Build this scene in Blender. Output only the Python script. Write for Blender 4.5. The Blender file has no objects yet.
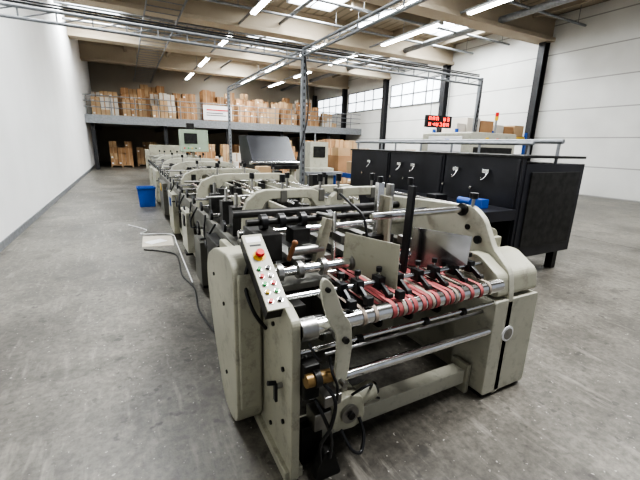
import bpy, math, random
from mathutils import Vector, Matrix, Euler
random.seed(7)
SC=bpy.context.scene.collection
# ---------------------------------------------------------------- materials
def mat(name,col,rough=0.5,metal=0.0,var=0.12,scale=6.0,bump=0.0,emit=None,es=0.0,spec=0.5,wear=0.0):
    m=bpy.data.materials.new(name); m.use_nodes=True
    nt=m.node_tree; N=nt.nodes; L=nt.links; b=N['Principled BSDF']
    b.inputs['Roughness'].default_value=rough; b.inputs['Metallic'].default_value=metal
    b.inputs['Specular IOR Level'].default_value=spec
    tc=N.new('ShaderNodeTexCoord'); no=N.new('ShaderNodeTexNoise'); no.inputs['Scale'].default_value=scale; no.inputs['Detail'].default_value=6
    L.new(tc.outputs['Object'],no.inputs['Vector'])
    r=N.new('ShaderNodeValToRGB'); c=list(col)
    r.color_ramp.elements[0].position=0.3; r.color_ramp.elements[1].position=0.7
    r.color_ramp.elements[0].color=(c[0]*(1-var),c[1]*(1-var),c[2]*(1-var),1)
    r.color_ramp.elements[1].color=(min(1,c[0]*(1+var)),min(1,c[1]*(1+var)),min(1,c[2]*(1+var)),1)
    L.new(no.outputs['Fac'],r.inputs['Fac']); last=r.outputs['Color']
    if wear>0:
        n2=N.new('ShaderNodeTexNoise');n2.inputs['Scale'].default_value=9;n2.inputs['Detail'].default_value=10;n2.inputs['Roughness'].default_value=.75
        L.new(tc.outputs['Object'],n2.inputs['Vector'])
        r2=N.new('ShaderNodeValToRGB');r2.color_ramp.elements[0].position=.52;r2.color_ramp.elements[1].position=.70
        r2.color_ramp.elements[0].color=(0,0,0,1);r2.color_ramp.elements[1].color=(wear,wear,wear,1);L.new(n2.outputs['Fac'],r2.inputs['Fac'])
        mx=N.new('ShaderNodeMixRGB');mx.inputs[2].default_value=(.12,.11,.09,1);L.new(r2.outputs[0],mx.inputs[0]);L.new(last,mx.inputs[1]);last=mx.outputs[0]
    L.new(last,b.inputs['Base Color'])
    if bump>0:
        bp=N.new('ShaderNodeBump'); bp.inputs['Strength'].default_value=bump; bp.inputs['Distance'].default_value=0.02
        L.new(no.outputs['Fac'],bp.inputs['Height']); L.new(bp.outputs['Normal'],b.inputs['Normal'])
    if emit:
        b.inputs['Emission Color'].default_value=(*emit,1); b.inputs['Emission Strength'].default_value=es
    return m
PAINT=mat('machine_paint',(0.36,0.35,0.275),0.42,0,0.10,3,wear=.6)
PAINT2=mat('machine_paint_light',(0.43,0.42,0.345),0.38,0,0.08,3,wear=.5)
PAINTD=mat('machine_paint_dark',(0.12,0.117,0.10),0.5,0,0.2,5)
CHROME=mat('chrome_steel',(0.70,0.70,0.69),0.18,1,0.08,20)
STEEL=mat('brushed_steel',(0.34,0.335,0.32),0.35,1,0.25,9)
SHEET=mat('polished_sheet_steel',(0.32,0.32,0.33),0.2,1,0.4,5)
GALV=mat('galvanised_steel',(0.24,0.25,0.26),0.5,0.5,0.15,12)
DARK=mat('dark_steel',(0.035,0.034,0.032),0.45,0.5,0.4,12)
BLACK=mat('black_plastic',(0.012,0.012,0.013),0.4,0,0.3,8)
BLACKP=mat('black_painted_panel',(0.016,0.016,0.02),0.36,0,0.4,3)
RED=mat('red_plastic',(0.62,0.02,0.02),0.3,0,0.05)
GREEN=mat('green_plastic',(0.02,0.35,0.08),0.3,0,0.05)
YEL=mat('yellow_plastic',(0.65,0.42,0.03),0.4,0,0.05)
BLUE=mat('blue_plastic',(0.015,0.07,0.30),0.4,0,0.1)
WHITE=mat('white_label',(0.8,0.8,0.8),0.5,0,0.03)
BELT=mat('red_belt',(0.38,0.10,0.10),0.75,0,0.3,15)
BELTG=mat('tan_belt',(0.34,0.28,0.23),0.7,0,0.2,15)
BRASS=mat('brass',(0.30,0.20,0.09),0.4,0.7,0.3,20)
WOOD=mat('wood',(0.22,0.09,0.035),0.6,0,0.25,8)
CARD=mat('cardboard',(0.36,0.21,0.11),0.85,0,0.18,2)
CARD2=mat('cardboard_light',(0.46,0.32,0.19),0.85,0,0.15,2)
CARD3=mat('white_carton',(0.58,0.54,0.48),0.8,0,0.1,2)
PALLET=mat('pallet_wood',(0.30,0.20,0.12),0.85,0,0.25,6)
MWALL=mat('wall_cream',(0.34,0.305,0.25),0.8,0,0.05,1)
PAPER=mat('paper',(0.55,0.50,0.42),0.8,0,0.1)
GREENC=mat('pale_green_cabinet',(0.30,0.36,0.27),0.5,0,0.05)
COLB=mat('black_column_paint',(0.02,0.02,0.022),0.5,0,0.2)
LEDR=mat('red_led',(0.3,0.0,0.0),0.4,0,0.0,6,0,(1,0.05,0.03),6)
TUBE=mat('fluorescent_tube',(0.9,0.9,0.9),0.4,0,0.0,6,0,(1,1,0.97),22)
SKYL=mat('skylight_panel',(0.9,0.9,0.9),0.4,0,0.0,6,0,(0.85,0.93,1),7)
CREAM=mat('ceiling_beam_paint',(0.40,0.34,0.26),0.8,0,0.06,1)
PURL=mat('ceiling_purlin_paint',(0.28,0.24,0.185),0.8,0,0.06,1)
FR=mat('window_frame_grey',(.12,.125,.13),.5)
GL=mat('daylit_window_glass',(.6,.65,.7),.15,0,.03,6,0,(.88,.94,1),2.0)

def ribbed(name,col,axis,period,dark=0.8,rough=0.6,w=0.06):
    m=mat(name,col,rough,0,0.05,1.2); nt=m.node_tree;N=nt.nodes;L=nt.links;b=N['Principled BSDF']
    tc=N.new('ShaderNodeTexCoord'); sp=N.new('ShaderNodeSeparateXYZ'); L.new(tc.outputs['Object'],sp.inputs[0])
    d=N.new('ShaderNodeMath');d.operation='DIVIDE';d.inputs[1].default_value=period;L.new(sp.outputs[axis],d.inputs[0])
    f=N.new('ShaderNodeMath');f.operation='FRACT';L.new(d.outputs[0],f.inputs[0])
    lt=N.new('ShaderNodeMath');lt.operation='LESS_THAN';lt.inputs[1].default_value=w;L.new(f.outputs[0],lt.inputs[0])
    mx=N.new('ShaderNodeMixRGB');mx.blend_type='MULTIPLY';mx.inputs['Color2'].default_value=(dark,dark,dark,1)
    src=b.inputs['Base Color'].links[0].from_socket
    L.new(lt.outputs[0],mx.inputs['Fac']);L.new(src,mx.inputs['Color1']);L.new(mx.outputs[0],b.inputs['Base Color'])
    return m
WALLP=ribbed('white_cladding',(0.60,0.60,0.575),2,1.1,0.55,0.5,0.04)
CEILM=ribbed('ceiling_decking',(0.33,0.285,0.22),0,0.4,0.65,0.8,0.25)
PLAST=mat('white_plaster',(0.74,0.74,0.73),0.8,0,0.03,1)

def floor_mat():
    m=bpy.data.materials.new('concrete_floor');m.use_nodes=True;nt=m.node_tree;N=nt.nodes;L=nt.links;b=N['Principled BSDF']
    tc=N.new('ShaderNodeTexCoord')
    def noise(sc,det=8,rg=.6,vec=None):
        n=N.new('ShaderNodeTexNoise');n.inputs['Scale'].default_value=sc;n.inputs['Detail'].default_value=det;n.inputs['Roughness'].default_value=rg
        L.new(vec or tc.outputs['Object'],n.inputs['Vector']);return n
    def ramp(src,p0,p1,c0,c1):
        r=N.new('ShaderNodeValToRGB');r.color_ramp.elements[0].position=p0;r.color_ramp.elements[1].position=p1
        r.color_ramp.elements[0].color=(*c0,1);r.color_ramp.elements[1].color=(*c1,1);L.new(src,r.inputs[0]);return r.outputs[0]
    def mixc(fac,c1,c2,mode='MIX'):
        x=N.new('ShaderNodeMixRGB');x.blend_type=mode
        if isinstance(fac,float):x.inputs[0].default_value=fac
        else:L.new(fac,x.inputs[0])
        L.new(c1,x.inputs[1])
        if isinstance(c2,tuple):x.inputs[2].default_value=(*c2,1)
        else:L.new(c2,x.inputs[2])
        return x.outputs[0]
    n1=noise(.9,8,.65);n2=noise(30)
    base=ramp(n1.outputs['Fac'],.34,.66,(.085,.078,.066),(.215,.20,.17))
    fine=ramp(n2.outputs['Fac'],.35,.65,(.66,.66,.66),(1.12,1.12,1.12))
    c=mixc(1.0,base,fine,'MULTIPLY')
    mp=N.new('ShaderNodeMapping');mp.inputs['Scale'].default_value=(5,0.8,1);mp.inputs['Rotation'].default_value=(0,0,.3);L.new(tc.outputs['Object'],mp.inputs[0])
    c=mixc(ramp(noise(3,10,.6,mp.outputs[0]).outputs['Fac'],.56,.72,(0,0,0),(.5,.5,.5)),c,(.32,.30,.26))
    c=mixc(ramp(noise(2.3,7,.7).outputs['Fac'],.53,.64,(0,0,0),(.62,.62,.62)),c,(.062,.057,.048))
    c=mixc(ramp(noise(11,3,.5).outputs['Fac'],.64,.70,(0,0,0),(.65,.65,.65)),c,(.042,.039,.034))
    c=mixc(ramp(noise(38,2,.5).outputs['Fac'],.70,.74,(0,0,0),(.8,.8,.8)),c,(.42,.40,.36))
    L.new(c,b.inputs['Base Color'])
    rr=N.new('ShaderNodeMapRange');rr.inputs['To Min'].default_value=.30;rr.inputs['To Max'].default_value=.55
    L.new(n1.outputs['Fac'],rr.inputs['Value']);L.new(rr.outputs[0],b.inputs['Roughness'])
    bp=N.new('ShaderNodeBump');bp.inputs['Strength'].default_value=.15;bp.inputs['Distance'].default_value=.01
    L.new(n2.outputs['Fac'],bp.inputs['Height']);L.new(bp.outputs[0],b.inputs['Normal'])
    return m
FLOOR=floor_mat()

# ---------------------------------------------------------------- mesh builder
def rnd(poly,r=0.03,seg=4):
    out=[];n=len(poly)
    for i in range(n):
        p=Vector(poly[i]);a=Vector(poly[i-1])-p;c=Vector(poly[(i+1)%n])-p
        ra=min(r,a.length*.45);rc=min(r,c.length*.45)
        s=p+a.normalized()*ra;e=p+c.normalized()*rc
        for k in range(seg+1):
            t=k/seg;out.append(tuple(s*(1-t)**2+p*2*t*(1-t)+e*t*t))
    return out
class B:
    def __init__(s,name):
        s.name=name;s.v=[];s.f=[];s.mi=[];s.sm=[];s.mats=[]
    def m(s,mt):
        if mt not in s.mats:s.mats.append(mt)
        return s.mats.index(mt)
    def add(s,vs,fs,mt,sm=False):
        o=len(s.v);s.v+= [tuple(x) for x in vs];i=s.m(mt)
        for f in fs:
            s.f.append([o+k for k in f]);s.mi.append(i);s.sm.append(sm)
    def box(s,c,sz,mt,rot=None):
        M=(Euler(rot).to_matrix() if rot else Matrix.Identity(3));c=Vector(c)
        vs=[c+M@Vector((x*sz[0]/2,y*sz[1]/2,z*sz[2]/2)) for x in(-1,1) for y in(-1,1) for z in(-1,1)]
        s.add(vs,[(0,1,3,2),(4,6,7,5),(0,4,5,1),(2,3,7,6),(0,2,6,4),(1,5,7,3)],mt)
    def bx(s,x0,x1,y0,y1,z0,z1,mt):
        s.box(((x0+x1)/2,(y0+y1)/2,(z0+z1)/2),(x1-x0,y1-y0,z1-z0),mt)
    def cyl(s,p0,p1,r,mt,n=18,r2=None,cap=None):
        p0=Vector(p0);p1=Vector(p1);d=(p1-p0).normalized();r2=r if r2 is None else r2
        a=d.orthogonal().normalized();b=d.cross(a)
        A=[p0+(a*math.cos(2*math.pi*i/n)+b*math.sin(2*math.pi*i/n))*r for i in range(n)]
        C=[p1+(a*math.cos(2*math.pi*i/n)+b*math.sin(2*math.pi*i/n))*r2 for i in range(n)]
        s.add(A+C,[(i,(i+1)%n,n+(i+1)%n,n+i) for i in range(n)],mt,True)
        cm=cap or mt
        s.add(A,[tuple(range(n))[::-1]],cm);s.add(C,[tuple(range(n))],cm)
    def disc(s,c,axis,r,w,mt,n=20):
        d=Vector(axis).normalized()*w/2;c=Vector(c);s.cyl(c-d,c+d,r,mt,n)
    def tube(s,pts,r,mt,n=8,sub=5):
        P=[Vector(p) for p in pts];Q=[]
        for i in range(len(P)-1):
            p0=P[max(i-1,0)];p1=P[i];p2=P[i+1];p3=P[min(i+2,len(P)-1)]
            for k in range(sub):
                t=k/sub;Q.append(0.5*((2*p1)+(p2-p0)*t+(2*p0-5*p1+4*p2-p3)*t*t+(3*p1-p0-3*p2+p3)*t**3))
        Q.append(P[-1]);vs=[];a=None
        for i,q in enumerate(Q):
            d=(Q[min(i+1,len(Q)-1)]-Q[max(i-1,0)]).normalized()
            a=d.orthogonal().normalized() if a is None else (a-d*a.dot(d)).normalized()
            b=d.cross(a);vs+=[q+(a*math.cos(2*math.pi*k/n)+b*math.sin(2*math.pi*k/n))*r for k in range(n)]
        fs=[(i*n+k,i*n+(k+1)%n,(i+1)*n+(k+1)%n,(i+1)*n+k) for i in range(len(Q)-1) for k in range(n)]
        s.add(vs,fs,mt,True)
    def prism(s,poly,ax,a0,a1,mt):
        def P(p,h):
            return {'x':(h,p[0],p[1]),'y':(p[0],h,p[1]),'z':(p[0],p[1],h)}[ax]
        n=len(poly);vs=[P(p,a0) for p in poly]+[P(p,a1) for p in poly]
        s.add(vs,[tuple(range(n))[::-1],tuple(range(n,2*n))]+[(i,(i+1)%n,n+(i+1)%n,n+i) for i in range(n)],mt)
    def ball(s,c,r,mt,sc=(1,1,1),n=12):
        vs=[];fs=[];m=8
        for j in range(m+1):
            th=math.pi*j/m
            for i in range(n):
                ph=2*math.pi*i/n;vs.append((c[0]+r*sc[0]*math.sin(th)*math.cos(ph),c[1]+r*sc[1]*math.sin(th)*math.sin(ph),c[2]+r*sc[2]*math.cos(th)))
        for j in range(m):
            for i in range(n):fs.append((j*n+i,(j+1)*n+i,(j+1)*n+(i+1)%n,j*n+(i+1)%n))
        s.add(vs,fs,mt,True)
    def done(s,bevel=0.004,parent=None):
        me=bpy.data.meshes.new(s.name);
        if parent is None:
            xs=[v[0] for v in s.v];ys=[v[1] for v in s.v];zs=[v[2] for v in s.v]
            o=Vector(((min(xs)+max(xs))/2,(min(ys)+max(ys))/2,min(zs)))
        else:o=Vector(parent.location)
        me.from_pydata([tuple(Vector(v)-o) for v in s.v],[],s.f)
        for mt in s.mats:me.materials.append(mt)
        for p,i,sm in zip(me.polygons,s.mi,s.sm):p.material_index=i;p.use_smooth=sm
        import bmesh
        bm=bmesh.new();bm.from_mesh(me);bmesh.ops.recalc_face_normals(bm,faces=bm.faces);bm.to_mesh(me);bm.free()
        ob=bpy.data.objects.new(s.name,me);SC.objects.link(ob)
        if parent is None:ob.location=o
        else:ob.parent=parent
        if bevel>0:
            md=ob.modifiers.new('bevel','BEVEL');md.width=bevel;md.segments=2;md.limit_method='ANGLE';md.angle_limit=math.radians(55)
        return ob
def empty(name,loc):
    e=bpy.data.objects.new(name,None);e.location=loc;e.empty_display_size=.2;SC.objects.link(e);return e

# ---------------------------------------------------------------- room shell
XW,YB,ZC=16.0,32.0,7.0
b=B('floor');b.bx(-2.0,XW+.2,-5,YB+.2,-.15,0,FLOOR);b.done(0)
b=B('floor_joint_trim_1')
JT=mat('joint_seal',(.10,.10,.095),.8)
for y in(8.4,13.7,19,24.3):b.bx(-1.8,XW,y,y+.006,-.01,.0015,JT)
for x in(8,):b.bx(x,x+.006,-4,31,-.01,.0015,JT)
b.done(0)
b=B('wall_right');b.bx(XW,XW+.2,-5,YB,0,ZC,WALLP);b.done(0)
b=B('wall_back');b.bx(-2,XW+.2,YB,YB+.2,0,ZC,MWALL);b.done(0)
b=B('wall_left');b.bx(-2.0,-1.8,-5,YB,0,ZC,PLAST);b.done(0)
b=B('baseboard_left');b.bx(-1.8,-1.785,-5,YB,0,.12,GALV);b.done(0)
b=B('ceiling');b.bx(-2,XW+.2,-5,YB+.2,ZC,ZC+.15,CEILM);b.done(0)
b=B('trim_ceiling_beams')
for k in range(-1,6):
    y=5.1+5.3*k
    if y>31:continue
    b.bx(-1.8,XW,y-.2,y+.2,6.16,ZC,CREAM);b.bx(-1.8,XW,y-.34,y+.34,6.02,6.16,CREAM);b.bx(-1.8,XW,y-.3,y+.3,6.85,ZC,CREAM)
for k in range(0,5):
    y=7.75+5.3*k
    b.bx(-1.8,.6,y-.08,y+.08,6.6,ZC,PURL);b.bx(2.8,5.8,y-.08,y+.08,6.6,ZC,PURL);b.bx(8,12.2,y-.08,y+.08,6.6,ZC,PURL)
for x in(0.5,2.8,5.2,9.6,11.9,14.6):
    b.bx(x-.08,x+.08,-5,YB,6.68,ZC,PURL)
b.done(.01)
b=B('trim_ceiling_pipes')
for y in(6.4,9.0,12.2,14.2,17.4,19.4,22.6,28):
    b.cyl((-1.8,y,6.35),(XW,y,6.35),.045,GALV,10)
    for x in(0,4,8,12,15.5):b.cyl((x,y,6.35),(x,y,ZC),.012,GALV,6)
b.cyl((12.7,-4,6.3),(12.7,31.9,6.3),.12,GALV,14);b.cyl((6.1,-4,6.45),(6.1,31.9,6.45),.06,GALV,12)
for x in(1.0,2.1):b.bx(x-.02,x+.02,-4,31.9,5.85,5.93,GALV)
for i in range(60):b.bx(1.0,2.1,-3.8+i*.6,-3.76+i*.6,5.85,5.87,GALV)
for y in(0,4,8,12,16,20,24,28):
    for x in(1.0,2.1):b.cyl((x,y,5.93),(x,y,ZC),.012,GALV,6)
b.done(0)
for i,y in enumerate((5.1,10.4,15.7,21,26.3,31.6)):
    b=B('trim_column_%d'%(i+1));x=XW-.16
    b.bx(x-.15,x+.15,y-.015,y+.015,0,6.05,COLB);b.bx(x-.16,x-.13,y-.14,y+.14,0,6.05,COLB);b.bx(x+.13,x+.16,y-.14,y+.14,0,6.05,COLB);b.done(0)
for i,y in enumerate((18.35,23.65,28.95)):
    b=B('window_%d'%(i+20));x=XW
    b.bx(x-.03,x-.01,y-2.2,y+2.2,4.25,5.55,GL)
    for q in(-2.2,-1.1,0,1.1,2.2):b.bx(x-.06,x,y+q-.035,y+q+.035,4.2,5.6,FR)
    for z in(4.22,4.9,5.58):b.bx(x-.06,x,y-2.2,y+2.2,z-.035,z+.035,FR)
    b.done(0)
SKY=((6.9,7.7),(6.9,13.0),(6.9,18.3),(6.9,23.7),(13.4,13.0),(13.4,18.3),(-.6,18.3),(-.6,7.7),(6.9,29.0))  # last entry, over the mezzanine, is an added skylight to brighten the back
for i,(x,y) in enumerate(SKY):
    b=B('window_%d'%(i+1));b.bx(x-.9,x+.9,y-1.4,y+1.4,ZC-.03,ZC-.005,SKYL)
    for q in(-.94,0,.94):b.bx(x+q-.03,x+q+.03,y-1.45,y+1.45,ZC-.12,ZC,WHITE)
    for q in(-1.44,1.44):b.bx(x-.95,x+.95,y+q-.03,y+q+.03,ZC-.12,ZC,WHITE)
    b.done(0)

def fluo_row(x,segs,z=6.0):
    b=B('fluorescent_light_row')
    b.bx(x-.03,x+.03,-4,31,z+.10,z+.16,GALV)
    for y in range(-3,31,4):b.cyl((x,y,z+.16),(x,y,ZC),.012,GALV,6)
    for y0,y1 in segs:
        b.prism([(x-.08,z+.10),(x-.13,z+.02),(x+.13,z+.02),(x+.08,z+.10)],'y',y0,y1,WHITE)
        for dx in(-.055,.055):b.cyl((x+dx,y0+.03,z-.0),(x+dx,y1-.03,z-.0),.030,TUBE,10)
        for yy in(y0+.02,y1-.02):b.bx(x-.1,x+.1,yy-.02,yy+.02,z-.03,z+.05,WHITE)
    b.done(0)
fluo_row(4.35,((6.2,8.2),(11.4,13.6),(16.6,18.8),(21.4,24.0),(26.5,29.4)))
fluo_row(8.3,((5.9,8.3),(9.2,12.8),(15.4,18.2),(20.4,23.4),(25.5,29)))
fluo_row(10.5,((3.0,5.8),(7.2,9.7),(10.9,14.4),(16.4,19.2),(21.5,24),(26,29)))

# ---------------------------------------------------------------- mezzanine
mz=empty('mezzanine_platform',(7,28,0))
b=B('deck');b.bx(-1.8,XW,24,YB,2.55,2.85,mat('mezz_edge',(.45,.45,.43),.6));b.bx(-1.8,XW,23.9,24.0,2.5,2.95,GALV);b.done(0,mz)
b=B('columns')
for x in(-1.5,2.2,5.9,9.6,13.3):b.bx(x-.1,x+.1,24.1,24.3,0,2.55,COLB)
for x in(-1.5,2.2,5.9,9.6,13.3):b.bx(x-.06,x+.06,24.1,31.8,2.3,2.55,COLB)
b.done(0,mz)
b=B('guard_rail')
for z in(3.35,3.65,3.95):b.cyl((-1.8,24.05,z),(XW-.05,24.05,z),.025,GALV,6)
x=-1.7
while x<15.9:
    b.cyl((x,24.05,2.85),(x,24.05,3.95),.025,GALV,6);x+=1.2
b.done(0,mz)
b=B('warning_sign');b.bx(4.4,6.15,23.95,23.99,3.0,3.85,WHITE)
b.bx(4.6,5.95,23.94,23.95,3.55,3.62,RED);b.bx(4.6,5.6,23.94,23.95,3.38,3.42,BLACK);b.bx(4.6,5.8,23.94,23.95,3.25,3.29,BLACK)
b.done(0,mz)

def pallet_stack(x,y,z,nx,ny,nz,bs=(.4,.4,.3),mats=(CARD,CARD2),miss=.12,name='pallet_of_cardboard_boxes',parent=None):
    b=B(name);W=nx*bs[0];D=ny*bs[1]
    for k in range(3):b.bx(x+k*(W-.1)/2,x+k*(W-.1)/2+.1,y,y+D,z,z+.1,PALLET)
    for k in range(6):
        q=y+k*(D-.1)/5;b.bx(x,x+W,q,q+.1,z+.1,z+.13,PALLET)
    for i in range(nx):
        for j in range(ny):
            h=z+.13
            for k in range(nz):
                if k>=nz-2 and random.random()<miss*3:break
                hh=bs[2]*random.choice((1,1,.97));m=random.choice(mats)
                e=.008+random.random()*.012
                x0=x+i*bs[0];y0=y+j*bs[1]
                b.bx(x0+e,x0+bs[0]-e,y0+e,y0+bs[1]-e,h,h+hh-.005,m)
                b.bx(x0+bs[0]*.44,x0+bs[0]*.56,y0+e-.003,y0+e,h,h+hh-.006,CARD2 if m is CARD else CARD)
                if random.random()<.3:b.bx(x0+.06,x0+.16,y0+e-.004,y0+e,h+.08,h+.16,WHITE)
                h+=hh
    b.done(0,parent)
for x,y,nz,m,bs in((-1.5,25,4,(CARD2,CARD3),(.45,.4,.33)),(.05,25.3,5,(CARD2,CARD),(.42,.4,.33)),(1.6,24.8,4,(CARD3,CARD2),(.45,.4,.36)),(3.1,25.4,5,(CARD,),(.40,.4,.33)),(6.9,25.2,4,(CARD,),(.42,.4,.38)),(8.4,25,5,(CARD,CARD2),(.45,.4,.34)),(10.0,25.3,4,(CARD2,CARD),(.42,.4,.4)),(11.5,24.9,5,(CARD,),(.45,.4,.34)),(13.3,25.2,3,(CARD3,CARD2),(.42,.4,.34))):
    pallet_stack(x,y,2.85,3,3,nz,bs,m,parent=mz)
for x,nz,m in((-1,5,(CARD,)),(1.2,6,(CARD2,CARD)),(3.2,5,(CARD,CARD2)),(5.2,6,(CARD,)),(7,6,(CARD2,CARD)),(8.8,5,(CARD2,CARD)),(10.6,6,(CARD,)),(12.4,6,(CARD,CARD3))):
    pallet_stack(x,28.2,2.85,3,3,nz,(.5,.45,.38),m,parent=mz)
for x,y,nz,m in((4.2,22,4,(CARD3,CARD2)),(6.3,21.4,4,(CARD2,)),(8.4,21.5,5,(CARD2,CARD)),(9.9,20.4,5,(CARD,)),(11.5,20.6,4,(CARD2,CARD)),(13.2,20,4,(CARD3,)),(12.3,14.6,4,(CARD2,CARD3)),(13.4,11,3,(CARD,CARD2)),(7.4,13.2,5,(CARD2,CARD2,CARD)),(8.9,13.4,4,(CARD,)),(4.3,16.5,4,(CARD2,CARD3)),(5.9,17.2,5,(CARD,CARD2)),(3.0,19.5,4,(CARD,))):
    pallet_stack(x,y,0,3,3,nz,(.42,.4,.36),m)
for x,y,nz,m in((-.9,26,4,(CARD,CARD2)),(.6,27,4,(CARD2,)),(3.2,26.5,5,(CARD3,CARD)),(6.4,26.5,4,(CARD,))):
    pallet_stack(x,y,0,3,3,nz,(.42,.4,.36),m,parent=mz)

# ---------------------------------------------------------------- cable gantry (strut frame)
gg=empty('cable_gantry_frame',(3.5,7.5,0))
b=B('struts')
def strut(p,q,w=.05):
    b.cyl(p,q,w*.6,GALV,4)
def truss(p,q,n,h=.16,w=.05):
    p=Vector(p);q=Vector(q);up=Vector((0,0,h));strut(p,q,w);strut(p-up,q-up,w)
    for i in range(n):
        a=p.lerp(q,i/n);c=p.lerp(q,(i+1)/n);strut(a,a-up,w*.5);strut(a-up,c,w*.4)
truss((-1.74,7.55,3.55),(8.95,7.55,3.55),22)
truss((3.5,-3,3.6),(3.5,14,3.6),30,.14,.045)
for (x,y) in((3.5,7.55),(8.95,7.55),(3.5,14)):
    b.bx(x-.045,x+.045,y-.045,y+.045,0,3.58,GALV);b.bx(x-.1,x+.1,y-.1,y+.1,0,.015,GALV)
    for k in range(26):b.bx(x-.012,x+.012,y-.05,y-.044,.2+k*.13,.26+k*.13,DARK)
for z in(3.62,3.66):b.tube([(-1.72,7.6,z),(2,7.62,z-.01),(5,7.6,z),(8.9,7.58,z)],.015,BLACK,6)
b.tube([(3.5,7.5,3.5),(3.55,7.45,2.9),(3.56,7.45,2.2),(3.3,7.4,1.3)],.015,BLACK,6)
b.tube([(8.95,7.5,3.5),(8.8,7.4,2.9),(8.75,7.4,2.2),(8.5,7.2,1.2)],.02,BLACK,6)
b.done(0,gg)
b=B('red_led_display_board')
b.bx(7.05,7.95,7.5,7.58,2.2,2.5,BLACK)
for row,z in enumerate((2.42,2.28)):
    for i in range(6):
        x=7.13+i*.13
        if i==3 and row==0:continue
        for dz in(-.04,0,.04):
            if random.random()<.8:b.bx(x,x+.06,7.492,7.5,z+dz-.005,z+dz+.005,LEDR)
        for dx in(0,.06):
            if random.random()<.8:b.bx(x+dx-.005,x+dx+.005,7.492,7.5,z-.04,z+.04,LEDR)
for x in(7.2,7.8):b.cyl((x,7.54,2.5),(x,7.55,3.38),.01,GALV,6)
b.done(0,gg)

# ---------------------------------------------------------------- black enclosure machine on the right
k=empty('black_guarded_conveyor_machine',(4.8,4.2,0))
b=B('guard_panels')
Y0=2.75
ys=[2.75,4.0,5.3,6.6]
for i in range(3):
    b.bx(4.2,4.25,ys[i]+.012,ys[i+1]-.012,.35,1.57,BLACKP)
    b.bx(4.185,4.2,ys[i]+.05,ys[i]+.09,.4,1.55,BLACKP)
b.bx(4.25,5.5,Y0,6.6,.3,1.5,BLACKP);b.bx(4.18,5.5,Y0,6.62,1.57,1.6,DARK)
b.bx(4.35,5.4,Y0-.02,Y0,.45,1.4,DARK)
for y in(2.9,4.7,6.4):
    for x in(4.3,5.4):b.bx(x-.05,x+.05,y-.05,y+.05,0,.3,DARK)
b.done(.004,k)
b=B('latches')
for y in(3.25,3.75,4.65,5.0,5.9):
    b.box((4.17,y,1.38),(.03,.10,.05),CHROME);b.tube([(4.16,y-.03,1.36),(4.13,y-.02,1.3),(4.12,y+.02,1.27),(4.16,y+.05,1.3)],.009,CHROME,6)
    b.cyl((4.18,y+.2,1.15),(4.14,y+.2,1.15),.02,CHROME,10)
b.done(.002,k)
b=B('top_rail')
b.cyl((4.3,Y0,1.74),(4.3,6.6,1.74),.022,GALV,8);b.cyl((4.9,Y0,1.78),(4.9,6.6,1.78),.03,GALV,8)
for y in(Y0+.05,4,5.3,6.5):
    b.cyl((4.3,y,1.58),(4.3,y,1.74),.015,GALV,8);b.cyl((4.9,y,1.5),(4.9,y,1.78),.02,GALV,8)
b.done(0,k)
b=B('infeed_bed')
b.bx(3.45,4.18,2.75,5.0,.82,.95,BLACKP);b.bx(3.5,3.58,2.8,4.9,0,.82,DARK)
b.cyl((3.85,3.15,1.0),(3.85,3.35,1.0),.05,BLUE,14);b.bx(3.8,3.92,2.95,3.1,.95,1.06,BLUE);b.bx(3.7,3.9,3.6,3.8,.95,1.04,BLACK)
b.cyl((3.5,2.8,1.0),(3.5,4.8,1.0),.02,CHROME,10)
b.done(.004,k)

k=empty('beige_stitching_machine',(6.8,5.4,0))
b=B('housing')
b.prism(rnd([(5.85,0),(7.2,0),(7.2,1.98),(5.85,1.98)],.05),'y',5.0,6.3,PAINT2)
b.bx(5.95,7.1,4.985,5.0,1.1,1.7,DARK);b.cyl((6.3,5.0,1.85),(6.3,4.97,1.85),.04,YEL,14);b.cyl((6.6,5.0,1.85),(6.6,4.97,1.85),.03,RED,14)
b.bx(5.83,5.85,5.2,6.1,1.6,1.9,WHITE);b.bx(5.8,5.85,5.5,5.6,1.75,1.85,BLUE)
b.bx(5.95,6.5,4.98,5.0,.15,.95,PAINT);b.bx(6.55,7.1,4.98,5.0,.15,.95,PAINT)
for x in(6.45,6.6):b.box((x,4.97,.6),(.02,.02,.12),BLACK)
b.done(.01,k)
b=B('signal_lamp');b.cyl((6.9,5.3,1.98),(6.9,5.3,2.25),.02,GALV,8);b.cyl((6.9,5.3,2.25),(6.9,5.3,2.33),.035,YEL,10);b.cyl((6.9,5.3,2.33),(6.9,5.3,2.41),.035,RED,10);b.done(0,k)

b=B('black_hopper_conveyor')
b.prism([(8.6,1.15),(9.7,1.15),(9.9,1.85),(9.2,1.85)],'x',2.7,3.85,BLACKP)
b.bx(2.7,3.85,8.5,9.9,1.05,1.15,DARK)
for x in(2.8,3.75):
    for y in(8.7,9.8):b.bx(x-.05,x+.05,y-.05,y+.05,0,1.05,PAINT)
b.bx(2.65,3.9,8.45,9.95,.55,.7,PAINT);b.cyl((2.6,8.6,1.2),(3.95,8.6,1.2),.04,CHROME,12)
b.done(.01)
b=B('white_packing_machine')
b.bx(4.7,5.5,9.6,10.6,0,1.0,PAINT2);b.bx(4.8,5.4,9.8,10.5,1.0,1.75,PAINT2);b.bx(4.9,5.3,9.79,9.8,1.3,1.62,DARK)
b.bx(4.5,5.7,9.4,9.6,.8,.9,GALV);b.cyl((5.1,10.1,1.75),(5.1,10.1,2.0),.03,GALV,8)
for x in(4.6,5.6):b.cyl((x,9.5,0),(x,9.5,.8),.03,GALV,8)
b.done(.012)
b=B('roller_conveyor_table')
for i in range(24):b.cyl((5.9,8.6+i*.14,.8),(6.8,8.6+i*.14,.8),.03,CHROME,10)
for x in(5.87,6.83):b.bx(x-.03,x+.03,8.5,12,.72,.86,BLUE)
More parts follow.
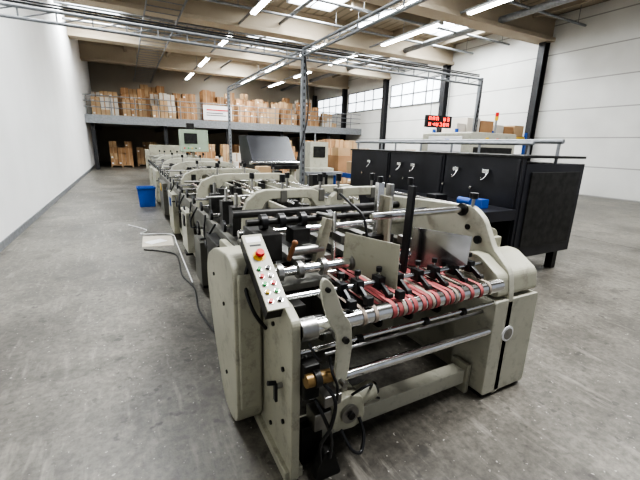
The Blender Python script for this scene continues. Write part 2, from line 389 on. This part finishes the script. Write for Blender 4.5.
for x in(5.87,6.83):
    for y in(8.7,10.2,11.8):b.bx(x-.03,x+.03,y-.03,y+.03,0,.72,BLUE)
b.bx(5.95,6.5,9,9.6,.83,1.2,CARD2);b.bx(6.0,6.6,10.2,10.9,.83,1.35,CARD);b.bx(6.05,6.5,10.3,10.7,1.35,1.6,CARD2)
b.done(0)
b=B('storage_rack')
for x in(9.6,11.4,13.2):
    for y in(8.8,9.8):b.bx(x-.04,x+.04,y-.04,y+.04,0,2.3,BLUE)
for z in(.5,1.3,2.1):
    b.bx(9.6,13.2,8.8,8.86,z-.05,z+.05,YEL);b.bx(9.6,13.2,9.74,9.8,z-.05,z+.05,YEL);b.bx(9.6,13.2,8.85,9.75,z+.05,z+.07,PALLET)
    xx=9.75
    while xx<12.8:
        w=.35+random.random()*.3;hh=.3+random.random()*.3
        b.bx(xx,xx+w,8.95,9.6,z+.07,z+.07+hh,random.choice((CARD,CARD2,CARD3)));xx+=w+.06
b.done(0)

# blue bin
b=B('blue_bin')
o=[(-.21,-.16),(.21,-.16),(.21,.16),(-.21,.16)]
cx,cy=.36,10.3
vs=[(cx+x*.85,cy+y*.85,0) for x,y in o]+[(cx+x,cy+y,.5) for x,y in o]+[(cx+x*.9,cy+y*.9,.5) for x,y in o]+[(cx+x*.78,cy+y*.78,.03) for x,y in o]
fs=[(3,2,1,0)]+[(i,(i+1)%4,4+(i+1)%4,4+i) for i in range(4)]+[(4+i,4+(i+1)%4,8+(i+1)%4,8+i) for i in range(4)]+[(8+i,8+(i+1)%4,12+(i+1)%4,12+i) for i in range(4)]+[(12,13,14,15)]
b.add(vs,fs,BLUE);b.bx(cx-.22,cx+.22,cy-.18,cy-.16,.46,.51,BLUE);b.bx(cx-.22,cx+.22,cy+.16,cy+.18,.46,.51,BLUE);b.done(.006)
b=B('cardboard_sheet');b.prism([(.08,6.2),(.55,6.12),(.58,6.80),(.12,6.9)],'z',0,.008,PAPER);b.box((.3,6.45,.010),(.3,.2,.01),WHITE,(0,0,.5));b.done(0)
b=B('floor_cable')
b.tube([(.1,6.0,.012),(.3,5.85,.012),(.5,5.6,.012),(.52,5.2,.012),(.48,4.6,.012),(.55,4.1,.012),(.5,3.5,.012),(.55,2.95,.012)],.010,BLACK,6)
b.tube([(-.1,8.0,.012),(.2,7.4,.012),(.1,7.1,.012),(.58,6.9,.012),(.6,6.2,.012),(.58,5.3,.012),(.56,4.3,.012)],.008,WHITE,6)
b.done(0)

# ================================================================ FOLDER GLUER MACHINE
G=empty('folder_gluer_machine',(1.35,4,0))
b=B('side_plate_left')
b.prism(rnd([(1.32,0),(1.32,.885),(1.42,.93),(2.0,.95),(2.75,.93),(2.75,.0)],.03),'x',.575,.62,PAINT)
b.bx(.55,.65,1.34,2.7,.0,.06,PAINT)
for y,z in((1.42,.6),(1.42,.3),(1.55,.78),(1.6,.15)):b.cyl((.575,y,z),(.565,y,z),.012,DARK,8)
b.done(.005,G)
b=B('belt_cover')
poly=rnd([(1.73,.11),(1.72,1.0),(1.80,1.08),(2.15,1.04),(2.42,.92),(2.46,.72),(2.26,.32),(2.06,.03),(1.83,.03)],.10,6)
b.prism(poly,'x',.42,.572,PAINT)
b.prism(rnd([(1.715,.18),(1.70,.98),(1.72,1.0),(1.74,.98),(1.74,.18)],.01),'x',.44,.56,PAINT)
b.cyl((.42,1.95,.75),(.412,1.95,.75),.012,DARK,8);b.cyl((.42,1.95,.3),(.412,1.95,.3),.012,DARK,8)
b.cyl((.42,2.2,.85),(.412,2.2,.85),.012,DARK,8)
b.done(.012,G)
cp=B('control_panel')
L_=Vector((0,.4,.25)).length;ang=math.atan2(.25,.40)
nrm=Vector((0,-math.sin(ang),math.cos(ang)))
c0=Vector((.55,1.62,1.045))
cp.box(c0-nrm*.035,(.104,L_,.07),DARK,(ang,0,0));cp.box(c0+nrm*.003,(.108,L_+.008,.012),PAINT2,(ang,0,0))
def onp(dx,s):return Vector((c0.x+dx,c0.y,c0.z))+Vector((0,.4,.25)).normalized()*(L_/2-s*L_)+nrm*.009
def btn(dx,s,r,h,m,ring=None):
    p=onp(dx,s)
    if ring:cp.cyl(p,p+nrm*.004,r*1.45,ring,18)
    cp.cyl(p,p+nrm*h,r,m,16)
cp.box(onp(0,.07),(.08,.04,.002),WHITE,(ang,0,0));cp.box(onp(0,.16),(.06,.012,.003),BLACK,(ang,0,0))
p=onp(.0,.32);cp.cyl(p,p+nrm*.003,.034,YEL,20);cp.cyl(p,p+nrm*.02,.012,BLACK,12);cp.cyl(p+nrm*.02,p+nrm*.036,.024,RED,20,.020)
for dx,s,m in((-.025,.5,GREEN),(.02,.5,BLACK),(-.025,.6,RED),(.02,.6,WHITE),(-.025,.7,GREEN),(.02,.7,RED),(-.025,.8,YEL),(.02,.8,GREEN),(-.025,.91,RED),(.02,.91,BLACK)):
    btn(dx,s,.010,.012,m,CHROME)
cp.cyl((.57,1.62,.93),(.57,1.62,1.0),.03,DARK,12);cp.bx(.54,.60,1.5,1.75,.9,.97,DARK)
cp.tube([(.52,1.75,1.07),(.48,1.72,.95),(.5,1.65,.82),(.57,1.66,.7)],.01,BLACK)
cp.done(.004,G)
b=B('curved_lever_arm')
arm=[(.67,1.09),(.69,1.115),(.73,1.08),(.76,1.01),(.79,.93),(.835,.87),(.845,.76),(.83,.60),(.79,.53),(.755,.56),(.765,.72),(.765,.82),(.715,.90),(.68,1.01)]
b.prism(rnd(arm,.03,3),'y',1.24,1.262,PAINT2)
b.cyl((.80,1.262,.80),(.80,1.31,.80),.03,STEEL);b.cyl((.80,1.22,.80),(.80,1.24,.80),.016,DARK,6);b.cyl((.70,1.225,1.06),(.70,1.24,1.06),.012,DARK,6)
b.cyl((.79,1.2,.585),(.79,1.34,.585),.014,STEEL)
b.done(.004,G)
b=B('rollers')
b.cyl((.62,1.35,.83),(2.0,1.35,.83),.043,CHROME,28)
b.cyl((.62,1.35,.83),(.70,1.35,.83),.055,STEEL,24)
b.cyl((.62,1.36,.705),(2.0,1.36,.705),.012,CHROME,12)
b.cyl((.80,1.42,.62),(2.0,1.42,.62),.010,STEEL,12)
b.cyl((.86,1.36,.51),(2.0,1.36,.51),.026,CHROME,20);b.cyl((.62,1.36,.51),(.9,1.36,.51),.014,STEEL,12)
b.cyl((.62,1.5,.93),(2.05,1.5,.93),.015,CHROME,14)
b.cyl((.62,1.75,.97),(2.05,1.75,.97),.028,CHROME,20)
b.cyl((.62,1.9,.86),(2.05,1.9,.86),.022,CHROME,16)
b.cyl((1.3,1.78,1.235),(2.1,1.78,1.235),.022,CHROME,18);b.cyl((2.08,1.78,1.235),(2.10,1.78,1.235),.045,DARK,18)
b.cyl((.62,2.15,1.17),(2.1,2.15,1.17),.022,DARK,16);b.cyl((.62,2.35,1.05),(2.1,2.35,1.05),.028,CHROME,16)
b.cyl((.62,2.5,1.16),(2.1,2.5,1.16),.03,DARK,16)
b.cyl((.62,1.62,.72),(2.0,1.62,.72),.02,DARK,16)
b.cyl((.62,2.1,.6),(2.0,2.1,.6),.04,DARK,16)
b.done(0,G)
b=B('front_crossbeam');b.bx(.62,2.0,1.45,1.55,.07,.175,PAINT2);b.bx(.62,.66,1.43,1.57,.0,.22,PAINT);b.bx(1.93,1.97,1.43,1.57,.0,.22,PAINT)
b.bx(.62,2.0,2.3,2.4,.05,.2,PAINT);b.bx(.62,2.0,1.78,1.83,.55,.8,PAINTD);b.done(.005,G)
b=B('feed_belts')
def belt(x,w,m,y0=1.35,y1=2.05,zc=.83,r=.046):
    pts=[]
    for i in range(13):
        a=-math.pi/2-math.pi*i/12;pts.append((y0+r*math.cos(a),zc+r*math.sin(a)))
    for i in range(13):
        a=math.pi/2-math.pi*i/12;pts.append((y1+r*math.cos(a),zc+.02+r*math.sin(a)))
    n=len(pts);vs=[]
    for (y,z) in pts:
        vs+=[(x,y,z),(x+w,y,z)]
    fs=[(2*i,2*i+1,2*((i+1)%n)+1,2*((i+1)%n)) for i in range(n)]
    b.add(vs,fs,m,True)
for i,x in enumerate((1.13,1.17,1.23,1.27,1.33,1.37,1.43,1.50,1.54,1.62,1.70,1.78)):belt(x,.026,BELT)
for x in(.95,1.02,1.20,1.40,1.58,1.86):belt(x,.02,BELTG)
b.cyl((.9,2.05,.85),(2.0,2.05,.85),.043,DARK,20)
b.done(0,G)
b=B('rod_clamps')
for x in(.93,1.03,1.17,1.30,1.45,1.58,1.74,1.88):
    b.bx(x-.022,x+.022,1.465,1.535,.895,.965,BLACK);b.cyl((x,1.5,.965),(x,1.5,.995),.008,CHROME,8);b.cyl((x,1.5,.99),(x,1.5,1.015),.017,BLACK,10)
    b.box((x,1.44,.905),(.02,.09,.03),BLACK,(.5,0,0));b.cyl((x-.015,1.40,.885),(x+.015,1.40,.885),.018,DARK,14)
for x in(.95,1.4,1.7):b.cyl((x,1.36,.70),(x+.03,1.36,.70),.022,DARK,12)
for x in(.9,1.0,1.2):
    b.bx(x-.02,x+.02,1.33,1.37,.885,.93,BLACK)
b.done(.003,G)
def sheet(name,p,m,th=.006):
    b=B(name);P=[Vector(q) for q in p];n=(P[1]-P[0]).cross(P[3]-P[0]).normalized()*th
    b.add(P+[q+n for q in P],[(0,1,2,3),(7,6,5,4),(0,4,5,1),(1,5,6,2),(2,6,7,3),(3,7,4,0)],m);return b
b=sheet('guide_plate_left',[(1.12,1.79,1.15),(1.24,1.43,1.15),(1.235,1.42,.90),(1.115,1.80,.93)],PAINT)
b.box((1.12,1.86,1.1),(.03,.12,.05),STEEL);b.cyl((1.12,1.92,.9),(1.12,1.92,1.25),.014,CHROME,12);b.cyl((1.12,1.92,1.22),(1.12,2.15,1.2),.014,STEEL,12)
b.done(.002,G)
b=sheet('guide_plate_right',[(1.60,1.73,1.155),(1.76,1.40,1.155),(1.745,1.40,.98),(1.59,1.74,.87)],SHEET)
b.box((1.60,1.80,1.05),(.03,.12,.05),STEEL);b.done(.001,G)
b=B('feeder_posts')
b.bx(1.475,1.525,1.96,2.0,.92,1.42,CHROME);b.bx(1.53,1.55,1.90,2.0,.95,1.33,PAINT);b.bx(1.56,1.585,1.93,1.99,.95,1.41,STEEL)
b.box((1.49,1.66,1.16),(.025,.05,.54),BLACK,(0,.04,0));b.cyl((1.48,1.66,1.44),(1.48,1.66,1.48),.018,BLACK,10)
b.bx(1.42,1.62,1.94,2.04,1.0,1.06,DARK)
b.cyl((1.5,1.98,1.42),(1.5,1.98,1.46),.02,BLACK,12)
b.box((1.08,2.0,1.05),(.06,.05,.3),PAINT,(0,.25,0));b.box((.95,2.1,1.08),(.12,.12,.10),DARK);b.cyl((.85,2.0,1.0),(1.08,2.0,1.0),.03,STEEL,14)
b.cyl((.76,1.8,1.02),(.77,1.74,1.13),.014,WOOD,10);b.ball((.77,1.74,1.13),.018,WOOD)
b.tube([(1.2,2.0,1.35),(1.22,1.9,1.3),(1.26,1.8,1.22),(1.27,1.75,1.0)],.008,BLACK)
b.done(.003,G)
b=B('feeder_drive_mechanism')
for x in(.72,.9,1.08,1.3,1.55,1.8):
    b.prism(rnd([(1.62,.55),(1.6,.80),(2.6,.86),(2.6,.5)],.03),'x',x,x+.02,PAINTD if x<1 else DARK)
    b.disc((x+.04,2.1,.6),(1,0,0),.09,.03,DARK,24)
for x in(.68,.8,.95,1.15):
    b.disc((x,1.75,.97),(1,0,0),.05,.03,STEEL,24);b.disc((x+.05,2.15,1.17),(1,0,0),.05,.04,BLACK,20);b.disc((x+.03,1.9,.86),(1,0,0),.07,.02,DARK,24)
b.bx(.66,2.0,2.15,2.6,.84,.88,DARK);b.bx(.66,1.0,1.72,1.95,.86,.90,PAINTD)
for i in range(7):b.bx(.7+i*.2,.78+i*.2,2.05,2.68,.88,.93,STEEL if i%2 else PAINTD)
b.bx(.64,.8,2.0,2.3,.95,1.12,DARK);b.bx(.66,.75,1.55,1.7,.7,.85,DARK)
b.done(.004,G)
b=B('gearmotor')
b.cyl((.62,1.27,.615),(.76,1.27,.61),.032,BRASS,18);b.cyl((.66,1.27,.615),(.69,1.27,.615),.042,DARK,18)
b.bx(.62,.70,1.28,1.42,.50,.68,DARK)
b.prism(rnd([(.80,.24),(.80,.40),(.88,.43),(.97,.40),(.99,.27),(.93,.22)],.03),'y',1.30,1.44,PAINT)
b.cyl((.885,1.30,.33),(.885,1.28,.33),.05,STEEL,18);b.cyl((.885,1.28,.33),(.885,1.265,.33),.02,DARK,8)
b.cyl((.885,1.37,.40),(.885,1.37,.50),.028,STEEL,14);b.cyl((.97,1.37,.35),(1.08,1.37,.36),.05,PAINT,18);b.cyl((1.08,1.37,.36),(1.10,1.37,.36),.035,DARK,14)
b.bx(.70,.80,1.32,1.42,.26,.36,STEEL);b.bx(.74,.84,1.3,1.4,.40,.46,STEEL)
b.bx(.66,.78,1.38,1.46,.02,.25,DARK)
b.prism(rnd([(.69,.0),(.69,.06),(.74,.17),(.79,.16),(.84,.0)],.02),'y',1.27,1.33,DARK)
b.done(.005,G)
b=B('hoses')
b.tube([(.70,1.26,.60),(.74,1.2,.52),(.72,1.2,.38),(.70,1.25,.25),(.72,1.28,.10)],.009,BLACK)
b.tube([(.66,1.25,.52),(.69,1.21,.44),(.74,1.22,.3),(.76,1.26,.14)],.009,BLACK)
b.tube([(.83,1.28,.26),(.86,1.22,.18),(.92,1.22,.14),(.96,1.26,.2),(.95,1.3,.28)],.009,BLACK)
b.tube([(.75,1.28,.7),(.73,1.22,.66),(.76,1.22,.58),(.8,1.28,.45)],.007,BLACK)
b.tube([(.9,1.3,.43),(.95,1.25,.50),(1.02,1.3,.45),(1.08,1.4,.3),(1.2,1.45,.2)],.007,BLACK)
b.tube([(.64,1.28,.8),(.66,1.25,.74),(.7,1.27,.7)],.007,BLACK)
b.done(0,G)
b=B('plate_lever_handle');b.cyl((.575,1.44,.50),(.545,1.44,.50),.014,STEEL,10);b.box((.54,1.44,.47),(.014,.03,.10),BLACK);b.cyl((.54,1.44,.52),(.50,1.44,.53),.012,BLACK,10);b.done(.003,G)
b=B('side_frame_right')
b.prism(rnd([(1.33,0),(1.33,.74),(1.36,.90),(1.50,1.02),(1.60,1.20),(1.70,1.27),(2.75,1.22),(2.75,0)],.04),'x',2.1,2.15,PAINT2)
b.prism(rnd([(1.98,.03),(1.98,.72),(2.42,.72),(2.42,.03)],.03),'y',1.33,1.62,PAINT2)
b.prism(rnd([(1.34,.74),(1.36,.88),(1.52,.98),(1.62,.98),(1.62,.74)],.03),'x',2.0,2.4,PAINT)
b.cyl((2.14,1.33,.47),(2.14,1.322,.47),.055,WHITE,28);b.cyl((2.14,1.322,.47),(2.14,1.318,.47),.040,STEEL,28)
b.bx(2.0,2.4,1.35,1.6,0,.04,DARK)
b.bx(2.15,2.35,1.62,2.75,.05,1.05,PAINT);b.prism(rnd([(2.15,1.05),(2.15,1.15),(2.32,1.10),(2.35,1.05)],.02),'y',1.65,2.7,PAINT)
b.cyl((2.12,1.72,1.27),(2.12,1.72,1.33),.012,STEEL,10);b.cyl((2.12,1.72,1.32),(2.12,1.72,1.36),.03,BLACK,14)
b.cyl((2.1,1.72,1.12),(2.09,1.72,1.12),.02,DARK,12);b.cyl((2.1,1.62,1.05),(2.08,1.62,1.05),.028,BLACK,14)
b.cyl((2.1,1.9,1.02),(2.09,1.9,1.02),.018,DARK,12)
b.done(.006,G)
def arch(b,x0,w,y,z0,h,th=.06,mt=PAINT):
    s=w/.77
    P=[(0,0),(.01,.55),(.045,.80),(.12,.95),(.2,1.0),(.60,1.0),(.68,.93),(.73,.72),(.765,.40),(.77,0),(.69,0),(.68,.36),(.645,.58),(.59,.76),(.54,.80),(.25,.80),(.19,.74),(.155,.58),(.14,0)]
    b.prism([(x0+p[0]*s,z0+p[1]*h) for p in P],'y',y-th/2,y+th/2,mt)
b=B('gantry_arches')
arch(b,.74,.76,2.7,.93,.375,.07);arch(b,1.48,.72,2.7,.93,.375,.07)
for x in(1.08,1.42,1.60,1.95):
    b.cyl((x,2.7,1.25),(x,2.7,1.38),.012,STEEL,10);b.cyl((x,2.7,1.36),(x,2.7,1.42),.024,BLACK,14);b.bx(x-.03,x+.03,2.66,2.74,1.20,1.30,PAINTD)
for y,z0,h in((3.25,.9,.36),(4.7,.85,.42),(6.2,.85,.38),(7.95,.8,.46),(9.8,.8,.45),(11.8,.8,.45),(13.6,.8,.42)):
    if y>4:
        arch(b,.72,1.45,y,z0,h,.09,PAINT2 if y>7 else PAINT)
    else:arch(b,1.5,.7,y,z0,h,.06)
    for x in(1.0,1.35,1.75):
        b.cyl((x,y,z0+h-.02),(x,y,z0+h+.1),.012,STEEL,8);b.cyl((x,y,z0+h+.08),(x,y,z0+h+.13),.024,BLACK,10)
b.done(.008,G)
b=B('conveyor_frames')
for x0,x1 in((.70,.76),(2.08,2.14)):
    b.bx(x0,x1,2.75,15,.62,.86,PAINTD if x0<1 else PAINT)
    for y in(2.9,4.2,5.6,7.2,9,11,13,14.8):b.bx(x0-.01,x1+.01,y-.09,y+.09,0,.66,PAINT);b.bx(x0-.05,x1+.05,y-.12,y+.12,0,.03,DARK)
    b.bx(x0,x1,2.9,14.8,.12,.2,PAINT)
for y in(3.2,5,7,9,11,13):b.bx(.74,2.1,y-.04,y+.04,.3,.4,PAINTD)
b.bx(.8,2.05,2.9,14.8,.5,.56,DARK)
for y0,y1,z0,z1,m in((3.0,3.5,.15,.8,DARK),(3.9,4.3,.1,.6,PAINTD),(4.9,5.4,.2,.75,PAINT2),(6.5,7.2,.1,.78,PAINT),(8.3,9.2,.1,.78,PAINTD),(10.2,11.4,.1,.9,PAINT),(12.2,13.4,.1,.85,PAINT)):
    b.bx(.61,.70,y0,y1,z0,z1,m)
b.bx(.595,.61,6.7,6.9,.55,.7,BLUE);b.bx(.595,.61,8.6,8.8,.6,.75,YEL);b.bx(.595,.61,5.0,5.15,.55,.7,BLACK)
b.done(.006,G)
b=B('carrier_rails')
for i,x in enumerate((.92,1.12,1.36,1.56,1.78,1.98)):
    b.bx(x-.02,x+.02,2.8,14.6,.90,1.0,PAINTD if i%2 else STEEL);b.bx(x-.03,x+.01,2.8,14.6,1.0,1.008,BELTG)
    if i in(1,3,4):b.bx(x+.05,x+.08,2.85,9.5,1.06,1.12,PAINT2);b.cyl((x+.10,2.8,1.17),(x+.10,9.5,1.17),.012,CHROME,8)
    y=2.9
    while y<12:
        b.disc((x,y,1.04),(1,0,0),.035,.03,DARK if int(y*10)%2 else STEEL,14)
        if random.random()<.4:b.bx(x-.03,x+.04,y-.05,y+.05,1.0,1.14,random.choice((PAINT,DARK,PAINTD,DARK)))
        y+=.22
b.done(0,G)
b=B('cross_shafts')
y=2.95
while y<14.6:
    b.cyl((.66,y,.98),(2.16,y,.98),.016,CHROME,10)
    if int(y*2)%2==0:b.cyl((.66,y+.2,1.12),(2.1,y+.2,1.12),.014,STEEL,10)
    b.disc((.66,y,.98),(1,0,0),.05,.02,BLACK,16)
    y+=.52
for y in(3.05,3.55,4.1,5.2,6.1,7.5,9.5):
    b.disc((.63,y,.72),(1,0,0),.08,.018,BLACK,20);b.cyl((.62,y,.72),(.70,y,.72),.014,CHROME,8);b.cyl((.62,y+.05,.72),(.57,y+.05,.72),.01,BLACK,8)
for y in(2.95,3.3,3.8):
    b.bx(.72,.82,y-.06,y+.06,.9,1.14,DARK);b.cyl((.77,y,1.1),(.77,y,1.25),.015,STEEL,8)
for y in(3.4,4.4,5.5,6.8):
    b.tube([(.68,y,.9),(.62,y+.1,.75),(.64,y+.3,.6),(.66,y+.5,.72),(.70,y+.6,.88)],.010,BLACK,6)
b.done(0,G)
b=B('control_cabinet')
b.bx(1.35,2.1,10.9,11.2,1.38,1.98,GREENC);b.bx(1.45,1.8,10.885,10.9,1.6,1.88,DARK)
for i in range(5):b.cyl((1.45+i*.1,10.9,1.48),(1.45+i*.1,10.88,1.48),.02,(RED,GREEN,YEL,BLACK,WHITE)[i],10)
b.cyl((1.7,11.05,1.38),(1.7,11.05,.9),.04,PAINT,10)
b.bx(1.55,1.75,11,11.15,1.98,2.15,DARK)
b.done(.01,G)
b=B('delivery_section')
b.bx(.85,2.05,15,19,.75,.85,PAINT2);b.bx(.9,2.0,15,19,.85,.87,BELTG)
for y in(15.2,17,18.8):
    for x in(.9,2.0):b.bx(x-.04,x+.04,y-.04,y+.04,0,.75,PAINT)
b.bx(.8,2.1,15.5,15.9,.85,1.5,PAINT);b.bx(.7,2.15,17,17.3,.5,1.3,PAINT2)
b.done(.01,G)

b=B('operator_stand')
b.bx(2.75,3.3,5.6,5.9,.0,.9,GALV);b.bx(2.7,3.35,5.55,5.95,.9,.93,PAINT2);b.bx(2.85,3.15,5.7,5.85,.93,1.15,BLACK);b.done(.005)
b=B('beige_side_table')
b.bx(2.5,3.3,7.9,8.3,.85,.9,PAINT2)
for x in(2.55,3.25):
    for y in(7.93,8.27):b.bx(x-.02,x+.02,y-.02,y+.02,0,.85,GALV)
b.bx(2.6,2.9,7.95,8.2,.9,1.15,CARD2);b.bx(3.0,3.2,8,8.2,.9,1.05,BLACK);b.done(.004)

# ---------------------------------------------------------------- lights
def area(x,y,z,sx,sy,p,col=(1,.97,.93),rot=(0,0,0)):
    l=bpy.data.lights.new('skylight_and_fill_area','AREA');l.shape='RECTANGLE';l.size=sx;l.size_y=sy;l.energy=p;l.color=col
    o=bpy.data.objects.new('skylight_and_fill_area',l);o.location=(x,y,z);o.rotation_euler=rot;SC.objects.link(o)
for x,y in SKY:
    area(x,y,ZC-.14,1.8,2.8,(90 if y>28 else 340),(.95,.98,1))
area(3.2,1.2,6.0,1.6,2.2,470,(.98,.99,1))  # added fill lamp near the feeder, no skylight above it
area(10.5,1.5,6.0,1.6,2.2,240,(.98,.99,1))  # second added fill lamp, right bay, also without a skylight
w=bpy.data.worlds.new('world');bpy.context.scene.world=w;w.use_nodes=True
w.node_tree.nodes['Background'].inputs[0].default_value=(.85,.90,1,1);w.node_tree.nodes['Background'].inputs[1].default_value=.35
vs_=bpy.context.scene.view_settings
try:
    vs_.look='AgX - High Contrast'
except Exception:pass
vs_.exposure=.35

# ---------------------------------------------------------------- camera
cd=bpy.data.cameras.new('camera');cam=bpy.data.objects.new('camera',cd);SC.objects.link(cam)
cd.sensor_fit='HORIZONTAL';cd.sensor_width=36;cd.lens=20.25;cd.clip_start=.05;cd.clip_end=200
X=Vector((.8861,.0945,-.4538)).normalized();Y=Vector((-.4627,.2373,-.8542));Y=(Y-X*Y.dot(X)).normalized();Z=X.cross(Y)
M=Matrix((X,Y,Z)).to_4x4();M.translation=Vector((0,0,1.65));cam.matrix_world=M
bpy.context.scene.camera=cam
